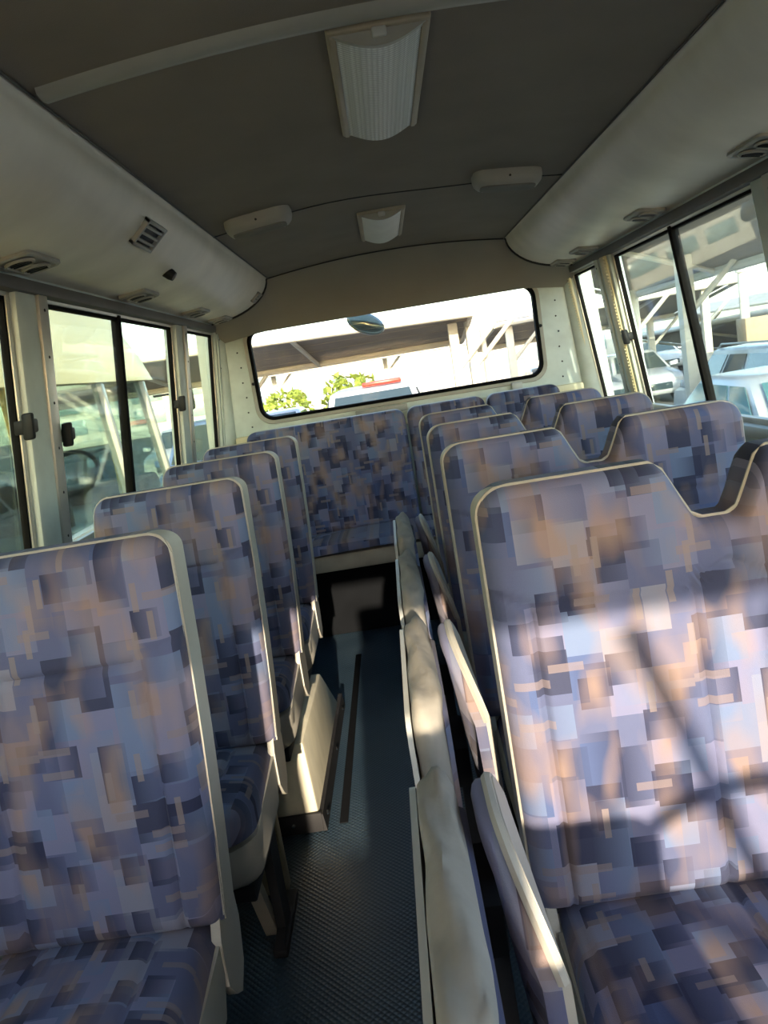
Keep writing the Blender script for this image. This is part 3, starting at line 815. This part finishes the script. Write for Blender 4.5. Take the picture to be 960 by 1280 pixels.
# grilles and knob on the left duct face
def grille(y, t0, hy, hz, label):
    x, z = duct_pt(t0); x2, z2 = duct_pt(t0+.05); n = Vector((-(z2-z), x2-x)).normalized()   # tangent turned
    tx, tz = (Vector((x2-x, z2-z))).normalized()
    nx, nz = -tz, tx
    if nx > 0 or nz > 0: nx, nz = -abs(nx), -abs(nz)
    P = lambda a, b, d: (-(x+tx*b+nx*d), y+a, z+tz*b+nz*d)
    t = thing('square_grille', label, 'grille', P(0, 0, 0))
    m = MB()
    def bar(a0, a1, b0, b1, d0, d1): m.hexa([P(a0,b0,d0),P(a1,b0,d0),P(a1,b1,d0),P(a0,b1,d0),P(a0,b0,d1),P(a1,b0,d1),P(a1,b1,d1),P(a0,b1,d1)], .001)
    bar(-hy,-hy+.012,-hz,hz,-.02,.012); bar(hy-.012,hy,-hz,hz,-.02,.012); bar(-hy,hy,-hz,-hz+.010,-.02,.012); bar(-hy,hy,hz-.010,hz,-.02,.012)
    m.build('frame', GREYP, t)
    m = MB(); bar(-hy+.01,hy-.01,-hz+.008,hz-.008,-.02,.002); m.build('backing', BLACK, t)
    m = MB()
    for k in (-.5, 0, .5): bar(-hy+.01, hy-.01, hz*k-.004, hz*k+.004, -.01, .010)
    m.build('slats', GREYP, t)
    return P
grille(2.38, .385, .088, .042, 'square louvred grille on the left duct face')
grille(4.36, .40, .045, .032, 'small grille at the far end of the left duct')
x, z = duct_pt(.56)
t = MB().lathe([(0,-.01),(.020,-.01),(.020,.012),(.016,.026),(0,.028)], (-x, 2.81, z), (.75,0,-.66), 10).build('knob', BLACK)
tag(t, 'black knob on the left duct beside the square grille', 'knob')

# ---------------------------------------------------------------- outside
GZ = -.85
g = MB().grid(lambda u, v: (-60+120*u, -40+160*v, GZ), 4, 4).build('ground', GROUND); struct(g)

# outside rear mirror seen through the rear window
t = thing('outside_mirror', 'oval mirror hanging outside at the top of the rear window', 'mirror', (-.165, RY+.25, 1.58))
def mir(u):
    return None
rs = []
c = Vector((-.165, RY+.25, 1.645)); ax = Vector((.80, 0, -.42)).normalized(); bx = Vector((.42, 0, .80)).normalized()
for d, k in ((-.03,.25),(-.022,.7),(-.008,.96),(.004,1.),(.01,.97)):
    rs.append([c + Vector((0, d, 0)) + ax*.118*k*math.cos(a) + bx*.062*k*math.sin(a) for a in [2*PI*j/28 for j in range(28)]])
MB().rings(rs).build('shell', MIRR, t, sharp=60)
MB().tube([(-.165, RY+.255, 1.66), (-.175, RY+.24, 1.80), (-.175, RY+.12, 1.95)], .010, 8).build('arm', BLACK, t)

def car(name, label, cat, loc, rz, L=4.5, Wd=1.8, belt=.95, roof=1.48, xb=(-1.95,.95), xr=(-1.35,.25), hood=.9, paint=WHITE, glass=CARGL, rack=False):
    t = thing(name, label, cat, loc, None, rz)
    h = Wd/2; f = L/2
    # lower body: rings along length
    st = [(-f, .55, .80*h, .45), (-f+.06, .9*belt, .93*h, .32), (-f+.3, belt, h, .24), (xb[0], belt, h, .22), (0, belt, h, .2), (xb[1], belt, h, .22), (xb[1]+.25, belt-.02, .98*h, .22), (f-.35, hood*.93, .95*h, .24), (f-.08, hood*.82, .86*h, .28), (f, hood*.62, .74*h, .36)]
    rs = []
    for x, zt, w, zb in st:
        zm = zb+(zt-zb)*.55
        rs.append([(x, w*a, z) for a, z in ((-.86,zt),(-.97,zt-.05),(-1,zm),(-.99,zb+.08),(-.92,zb),(.92,zb),(.99,zb+.08),(1,zm),(.97,zt-.05),(.86,zt),(.4,zt+.02),(-.4,zt+.02))])
    m = MB().rings(rs); m.build('body', paint, t, True, sharp=50)
    wb, wr = .93*h, .74*h
    def gp(s, u, k): # s side -1/1, u along 0 rear..1 front, k 0 belt 1 roof
        k2 = k
        x = (xb[0]+(xb[1]-xb[0])*u)*(1-k2)+(xr[0]+(xr[1]-xr[0])*u)*k2
        return Vector((x, s*(wb*(1-k2)+wr*k2), belt-.02+(roof-.05-belt+.02)*k2))
    m = MB(); rs = []
    for k in (0, .5, 1.):
        rs.append([gp(-1,0,k), gp(-1,.33,k)+Vector((0,-.02,0)), gp(-1,.66,k)+Vector((0,-.02,0)), gp(-1,1,k), gp(-.4,1,k)+Vector((.07,0,0)), gp(.4,1,k)+Vector((.07,0,0)), gp(1,1,k), gp(1,.66,k)+Vector((0,.02,0)), gp(1,.33,k)+Vector((0,.02,0)), gp(1,0,k), gp(.4,0,k)+Vector((-.05,0,0)), gp(-.4,0,k)+Vector((-.05,0,0))])
    top = rs[-1]; cx = sum((p.x for p in top))/len(top)
    rs.append([Vector((cx+(p.x-cx)*.93, p.y*.92, roof-.015)) for p in top]); rs.append([Vector((cx+(p.x-cx)*.7, p.y*.6, roof)) for p in top])
    m.rings(rs); m.build('cabin', paint, t, True, sharp=40)
    def pane(pts, n, name):
        a = (Vector(pts[1])-Vector(pts[0])).cross(Vector(pts[3])-Vector(pts[0])).normalized()
        if a.dot(Vector(n)) < 0: a = -a
        lo = [Vector(p)+a*.002 for p in pts]; hi = [Vector(p)+a*.012 for p in pts]
        MB().hexa(lo+hi).build(name, glass, t, True)
    for s in (-1, 1):
        for u0, u1 in ((.06,.34),(.38,.65),(.69,.95)):
            o = Vector((0, s*.022, 0))
            pane([gp(s,u0,.12)+o, gp(s,u1,.12)+o, gp(s,u1,.90)+o*.9, gp(s,u0,.90)+o*.9], (0,s,0), 'side_window')
        MB().hexa([(xb[1]-.25, s*h*.97, belt+.0), (xb[1]-.08, s*h*.97, belt), (xb[1]-.05, s*(h+.2), belt+.02), (xb[1]-.22, s*(h+.2), belt+.02), (xb[1]-.25, s*h*.97, belt+.10), (xb[1]-.1, s*h*.97, belt+.12), (xb[1]-.08, s*(h+.2), belt+.16), (xb[1]-.22, s*(h+.2), belt+.16)], .03).build('mirror', paint, t, True)
        MB().box(f-.28, f-.02, s*h*.62-.16, s*h*.62+.16, hood*.62, hood*.78, .03).build('headlight', BOARD, t, True)
        MB().box(-f-.01, -f+.12, s*h*.78-.10, s*h*.78+.08, belt*.62, belt*.85, .02).build('tail_light', REDL, t, True)
        for u in (.36, .67): MB().box(gp(s,u,0).x-.2, gp(s,u,0).x-.06, s*h*.985-.012, s*h*.985+.012, belt-.16, belt-.135, .005).build('door_handle', CHROME, t, True)
        for x in (-f+.82, f-.88):
            wh = MB().lathe([(.0,0),(.19,0),(.2,.02),(.315,.03),(.325,-.02),(.325,-.17),(.2,-.2),(0,-.2)], (x, s*(h-.02), .325), (0, s, 0), 22).build('wheel', TYRE, t, True, sharp=40)
            MB().lathe([(0,.01),(.06,.012),(.18,.006),(.19,-.02),(0,-.02)], (x, s*(h-.0), .325), (0, s, 0), 18).build('hubcap', SILVER, wh, True)
    e = Vector((.075,0,0))
    pane([gp(-.88,1,.06)+e, gp(.88,1,.06)+e, gp(.86,1,.94)+e, gp(-.86,1,.94)+e], (1,0,.5), 'windscreen')
    pane([gp(-.85,0,.15)-e*.75, gp(.85,0,.15)-e*.75, gp(.84,0,.92)-e*.75, gp(-.84,0,.92)-e*.75], (-1,0,.5), 'rear_window')
    MB().box(f-.05, f+.02, -.45*h, .45*h, hood*.45, hood*.66, .02).build('grille', CARGL, t, True)
    if rack:
        for s in (-1, 1): MB().tube([(xr[0]+.05, s*wr*.88, roof-.02), (xr[0]+.12, s*wr*.88, roof+.05), (xr[1]-.12, s*wr*.88, roof+.05), (xr[1], s*wr*.88, roof-.02)], .018, 6).build('roof_rail', ALU, t, True)
    return t
car('car', 'white station wagon with dark windows, farther row outside the right windows', 'car', (6.25, 13.7, GZ), PI/2, L=4.7, Wd=1.85, belt=1.0, roof=1.64, xb=(-2.1,1.0), xr=(-1.85,.35), hood=1.0, rack=True)
car('car', 'white saloon with white wing mirror outside the right sliding window', 'car', (2.45, 11.1, GZ), -PI/2, L=4.6, belt=.98, roof=1.52, xb=(-2.0,1.05), xr=(-1.2,.35), hood=.92)
car('car', 'white car with blue windscreen nearest outside the right windows', 'car', (4.4, 8.9, GZ), -PI*.52, L=4.6, belt=.96, roof=1.50, xb=(-2.0,1.1), xr=(-1.2,.30), hood=.92, paint=WHITE2, glass=CARGLB)
car('van', 'white van with dark windscreen and red roof bar seen through the rear window', 'van', (-.35, 14.2, GZ), -PI/2, L=4.9, Wd=1.9, belt=1.15, roof=1.95, xb=(-2.3,1.55), xr=(-2.2,.85), hood=1.1)
t = MB().box(-.5, .15, 13.4, 13.6, GZ+1.955, GZ+2.03, .02).build('light_bar', REDL); tag(t, 'red light bar on the white van roof', 'light bar')
for x, y, lb, p in ((-3.4, 23.7, 'silver car parked far behind on the left', SILVER), (-6.2, 23.8, 'white car at far left of the distant row', WHITE), (5.0, 24.6, 'silver car between the far posts', SILVER), (7.3, 24.6, 'white car under the far right canopy', WHITE2), (12.2, 37.5, 'white car at far right of the distant row', WHITE)):
    car('car', lb, 'car', (x, y, GZ), -PI/2, paint=p)

# neighbouring minibus on the left
BX0, BX1 = -4.1, -2.15
t = thing('minibus', 'cream minibus with yellow lower body parked close outside the left windows', 'bus', (-3.1, 4.2, GZ))
BZ, BT = .66, 1.60      # window band
y0, y1 = -2.0, 7.35
m = MB()
m.hexa([(BX0,y0,GZ+.3),(BX1,y0,GZ+.3),(BX1,y1+.15,GZ+.3),(BX0,y1+.15,GZ+.3),(BX0,y0,BZ-.12),(BX1,y0,BZ-.12),(BX1,y1+.1,BZ-.12),(BX0,y1+.1,BZ-.12)], .06, 3); m.build('lower_body', YELB, t)
MB().box(BX0+.0, BX1-.0, y0, y1+.06, BZ-.125, BZ, .02).build('waist_rail', WHITE, t)
m = MB(); sec = [(BX0,BT),(BX0+.03,BT+.25),(BX0+.18,BT+.62),(BX0+.5,BT+.78),(BX1-.5,BT+.78),(BX1-.18,BT+.62),(BX1-.03,BT+.25),(BX1,BT)]
m.rings([[(x, y-(0 if q == 0 else 0), z) for x, z in sec] for q, y in ((0,y0),(1,y1-.55))]+[[(x*1.0, y1-.28, BT+(z-BT)*.8) for x, z in sec], [(BX0+.15+(x-BX0)*.92, y1-.1, BT+(z-BT)*.25) for x, z in sec]])
m.build('roof', CREAMB, t, sharp=50)
def pil(ya, yb, wd, x):
    return MB().hexa([(x-.04,ya,BZ),(x+.04,ya,BZ),(x+.04,ya+wd,BZ),(x-.04,ya+wd,BZ),(x-.04,yb,BT),(x+.04,yb,BT),(x+.04,yb+wd,BT),(x-.04,yb+wd,BT)], .012)
for x in (BX1-.06, BX0+.06):
    for ya, yb in ((7.28, 6.98), (6.16, 5.95), (4.55,4.5), (3.0,3.0), (1.5,1.5), (0,0), (-1.95,-1.95)): pil(ya, yb, .07, x).build('pillar', CREAMB if ya < 5 else WHITE, t)
    for ya, yb, a2, b2 in ((6.24,6.03,7.28,6.98),(4.63,4.58,6.16,5.95),(3.08,3.08,4.55,4.5),(1.58,1.58,3,3),(.08,.08,1.5,1.5),(-1.9,-1.9,0,0)):
        MB().hexa([(x-.004,ya,BZ),(x+.004,ya,BZ),(x+.004,a2,BZ),(x-.004,a2,BZ),(x-.004,yb,BT),(x+.004,yb,BT),(x+.004,b2,BT),(x-.004,b2,BT)]).build('pane', glass_mat('coach_glass', (.72,.80,.80), refl=.15) if 'coach_glass' not in bpy.data.materials else bpy.data.materials['coach_glass'], t)
MB().hexa([(BX0+.1,7.33,BZ),(BX1-.1,7.33,BZ),(BX1-.1,7.345,BZ),(BX0+.1,7.345,BZ),(BX0+.1,7.03,BT),(BX1-.1,7.03,BT),(BX1-.1,7.045,BT),(BX0+.1,7.045,BT)]).build('windscreen', bpy.data.materials['coach_glass'], t)
MB().box(BX0+.1, BX1-.1, 6.6, 7.2, .30, .80, .06).build('dashboard', BLACK, t)
MB().tube([(BX1-.55+.22*math.cos(a), 6.35+.12*math.sin(a), .95+.16*math.sin(a)) for a in [2*PI*k/20 for k in range(20)]], .02, 6, True).build('steering_wheel', BLACK, t)
MB().tube([(BX1-.25, 6.55, .5), (BX1-.22, 6.5, 1.3)], .025, 8).build('grab_pole', YELB, t)
for k, y in enumerate((5.3, 4.2, 3.2, 2.2, 1.2)):
    m = MB().box(BX1-.75, BX1-.2, y+.0, y+.12, .35, 1.0+.02*k, .05, 3); m.box(BX1-.75, BX1-.2, y, y+.5, .3, .42, .04); m.build('seat', DARKM, t)
MB().box(BX0+.15, BX1-.15, y0+.1, 6.5, .20, .26).build('cabin_floor', DARKM, t)
for sx in (BX0+.05, BX1-.05):
    for y in (5.9, .2):
        sg = 1 if sx > -3 else -1
        MB().lathe([(0,.04),(.2,.04),(.3,.05),(.38,.02),(.38,-.2),(0,-.2)], (sx, y, GZ+.38), (sg,0,0), 22).build('wheel', TYRE, t)
m = MB().tube([(BX1+.0, 7.15, 1.45), (BX1+.18, 7.35, 1.45)], .012, 6); m.box(BX1+.12, BX1+.3, 7.32, 7.40, 1.28, 1.58, .03); m.build('mirror', BLACK, t)
car('car', 'dark grey car beyond the cream minibus outside the left windows', 'car', (-6.3, 14.5, GZ), -PI/2, paint=mat('dark_grey_paint', (.10,.11,.12), .3, var=.05), roof=1.6, xb=(-1.9,1.1), xr=(-1.5,.30))
car('car', 'blue car seen through the far left corner window'  , 'car', (-4.0, 17.5, GZ), -PI/2, paint=mat('blue_paint', (.10,.17,.36), .3, var=.05), roof=1.75, xb=(-1.9,1.1), xr=(-1.5,.30))

# shade canopies
def canopy(name, label, c, sag, fab, posts, beam=POSTW, pw=.10, grp='parking shade canopies'):
    """c: four corners a,b (one long edge) d,e (the other)"""
    a, b, d, e = [Vector(p) for p in c]
    t = thing(name, label, 'canopy', (posts[0][0], posts[0][1], GZ), grp)
    def f(u, v):
        p = (a*(1-u)+b*u)*(1-v)+(d*(1-u)+e*u)*v
        return p - Vector((0,0,sag*math.sin(PI*u*3)**2*math.sin(PI*v)))
    MB().slab(f, 24, 10, (0,0,.03)).build('fabric', fab, t)
    for p, q in ((a, b), (d, e)): MB().tube([p-Vector((0,0,.06)), q-Vector((0,0,.06))], .08, 8).build('beam', beam, t)
    n = 3
    for i in range(n+1):
        u = i/n; MB().tube([(a*(1-u)+b*u)-Vector((0,0,.08)), (d*(1-u)+e*u)-Vector((0,0,.08))], .05, 8).build('rafter', beam, t)
    for x, y, zt in posts:
        MB().box(x-pw, x+pw, y-pw, y+pw, GZ, zt, .02).build('post', beam, t)
        MB().tube([(x, y, zt-1.0), (x+.9, y-.2, zt-.1)], .05, 8).build('strut', beam, t)
    return t
canopy('shade_canopy', 'grey shade canopy with pale edge beam filling the rear window', ((-9,16,2.45),(1.75,16,2.20),(-9,20.5,1.78),(1.95,20.5,1.78)), .04, CANF, ((1.45,17.2,2.05),(1.85,17.6,2.05),(-3.9,20.3,1.75)))
canopy('shade_canopy', 'brown shade canopy at the right of the rear window', ((3.0,21.9,2.05),(9.6,21.9,2.2),(3.0,27,1.5),(9.6,27,1.6)), .15, CANF, ((3.4,22.2,1.95),(8.7,22.2,2.1),(8.7,26.8,1.6)))
canopy('shade_canopy', 'near dark shade canopy over the cars outside the right windows', ((6.0,4.0,2.15),(6.0,20,2.15),(3.4,4.0,3.1),(3.4,20,3.1)), .05, CANF, ((5.85,8.6,2.2),(5.13,13.95,2.4),(5.85,19.2,2.2)), pw=.12)
canopy('shade_canopy', 'far brown shade canopy sloping down beyond the white cars', ((10,16,1.35),(10,34,1.0),(14,16,.2),(14,34,-.1)), .1, CANF, ((12,17,.6),(12,27,.4)))
canopy('shade_canopy', 'pale lit shade canopy on the horizon beyond the right windows', ((18,24,1.5),(12,52,1.6),(24,28,2.0),(18,56,2.0)), .1, CANP, ((15.5,40,1.5),(18.5,27,1.5)))
canopy('shade_canopy', 'far white shade canopy behind the van', ((-8,34,1.9),(8,36,1.9),(-8,38,2.7),(8,40,2.7)), .1, CANP, ((-5,36,2),(0,37,2.1),(5,37,2.1)))
def pole(x, y, h, r, label, arm=False):
    t = thing('lamp_post', label, 'lamp post', (x, y, GZ), 'poles around the car park')
    MB().lathe([(0,0),(r*2.2,0),(r*2.2,.06),(r,.1),(r*.8,h),(0,h)], (x, y, GZ), (0,0,1), 12).build('pole', POSTW, t)
    if arm:
        MB().tube([(x, y, GZ+h-.1), (x-.5, y, GZ+h), (x-1.1, y, GZ+h)], .03, 6).build('arm', ALU, t)
        MB().box(x-1.5, x-1.0, y-.12, y+.12, GZ+h-.06, GZ+h+.04, .02).build('lantern', GREYP, t)
    else: MB().lathe([(0,0),(r*1.2,0),(r*1.2,.06),(0,.1)], (x, y, GZ+h), (0,0,1), 10).build('cap', POSTW, t)
pole(9.0, 20.5, 3.1, .13, 'thick cream post beyond the white cars on the right')
pole(10.6, 41, 6.2, .07, 'thin street lamp left of the thick cream post', True)
pole(14.8, 28, 5.0, .06, 'thin street lamp right of the thick cream post', True)
pole(2.2, 18.3, 3.1, .07, 'thin white pole right of the canopy posts in the rear window')
pole(2.5, 27.6, 3.0, .12, 'white pole under the brown canopy in the rear window')
for k, x in enumerate((.62, .92, 1.22)): pole(x+.35, 26+k*.6, 2.45, .06, ('first','second','third')[k]+' of three slim blue-white posts behind the van')
t = MB().box(7.9, 9.7, 18.2, 18.8, GZ, .52, .02).box(8.0, 9.7, 18.25, 18.75, .6, 1.15, .02).box(8.2, 8.4, 18.4, 18.6, .5, .62).box(9.3, 9.5, 18.4, 18.6, .5, .62).build('stacked_blocks', BROWNH); tag(t, 'two tan blocks standing at the right edge beyond the cars', 'blocks')

# low pale building with window bands
t = thing('building', 'long pale building with window bands behind the rear window canopy', 'building', (-4, 62, GZ))
MB().box(-26, 20, 60, 72, GZ, 3.6, .05).build('wall', BLDG, t)
for r_ in range(2):
    for k in range(15):
        x = -25+k*3.0
        MB().box(x, x+2.3, 59.93, 60.05, .1+r_*1.6, 1.2+r_*1.6, .02).build('window', BGLASS, t)
# bushes
def bush(x, y, r, label):
    t = thing('bush', label, 'bush', (x, y, GZ), 'green bushes behind the canopy')
    m = MB()
    for k in range(260):
        a = random.uniform(0, 2*PI); b_ = random.uniform(-.6, 1.2); rr = r*random.uniform(.72, 1.0)
        c = Vector((x+rr*math.cos(a)*math.cos(b_), y+rr*math.sin(a)*math.cos(b_), GZ+r*.9+rr*.9*math.sin(b_)))
        d1 = Vector((random.uniform(-1,1), random.uniform(-1,1), random.uniform(-1,1))).normalized()*r*.16; d2 = d1.cross(Vector((random.random(), .3, random.random()))).normalized()*r*.09
        v = [m.bm.verts.new(c+q) for q in (-d1, d2, d1, -d2)]; m.bm.faces.new(v)
    m.build('foliage', LEAFM, t, smooth=False)
    MB().tube([(x, y, GZ), (x, y, GZ+r*1.2)], [r*.09, r*.05], 8).build('stem', BARK, t)
bush(-4.1, 31, 1.15, 'yellow-green bush at left behind the canopy posts')
bush(-1.5, 31.5, 1.3, 'taller yellow-green bush just left of the white van')

# ---------------------------------------------------------------- light
wd = bpy.data.worlds.new('sky'); scene.world = wd; wd.use_nodes = True
nt = wd.node_tree; bg = nt.nodes['Background']
sk = nt.nodes.new('ShaderNodeTexSky'); sk.sky_type = 'NISHITA'; sk.sun_disc = False
SUN_EL, SUN_AZ = 13.0, -3.0
sk.sun_elevation = math.radians(24); sk.sun_rotation = math.radians(180); sk.dust_density = 1.2; sk.air_density = 1.0; sk.altitude = 0
nt.links.new(sk.outputs[0], bg.inputs[0]); bg.inputs[1].default_value = .30
sd = bpy.data.lights.new('sun', 'SUN'); sd.energy = 3.4; sd.color = (1., .83, .62); sd.angle = math.radians(.6)
so = bpy.data.objects.new('sun', sd); COL.objects.link(so)
d = Vector((math.sin(math.radians(SUN_AZ)), math.cos(math.radians(SUN_AZ)), -math.tan(math.radians(SUN_EL))))
so.rotation_euler = d.to_track_quat('-Z', 'Y').to_euler(); so.location = (0, -8, 6)

# ---------------------------------------------------------------- camera
cam = bpy.data.cameras.new('camera'); co = bpy.data.objects.new('camera', cam); COL.objects.link(co)
cam.sensor_fit = 'VERTICAL'; cam.sensor_height = 24.; cam.lens = 24.*1000/1280; cam.clip_start = .02; cam.clip_end = 500
Rm = ((.98692, -.15809, -.02787), (0., -.17720, .98417), (-.16050, -.97084, -.17480))
# columns: camera x right, y down, z forward in world
cx = Vector((Rm[0][0], Rm[1][0], Rm[2][0])); cy = Vector((Rm[0][1], Rm[1][1], Rm[2][1])); cz = Vector((Rm[0][2], Rm[1][2], Rm[2][2]))
M3 = Matrix((cx, -cy, -cz)).transposed()
co.matrix_world = Matrix.Translation((-.10, 0, 1.37)) @ M3.to_4x4()
scene.camera = co
scene.view_settings.view_transform = 'Standard'; scene.view_settings.look = 'None'; scene.view_settings.gamma = 1.; scene.view_settings.use_curve_mapping = False
scene.view_settings.exposure = 1.74
scene.cycles.max_bounces = 10; scene.cycles.transparent_max_bounces = 24; scene.cycles.diffuse_bounces = 6
scene.cycles.use_denoising = True
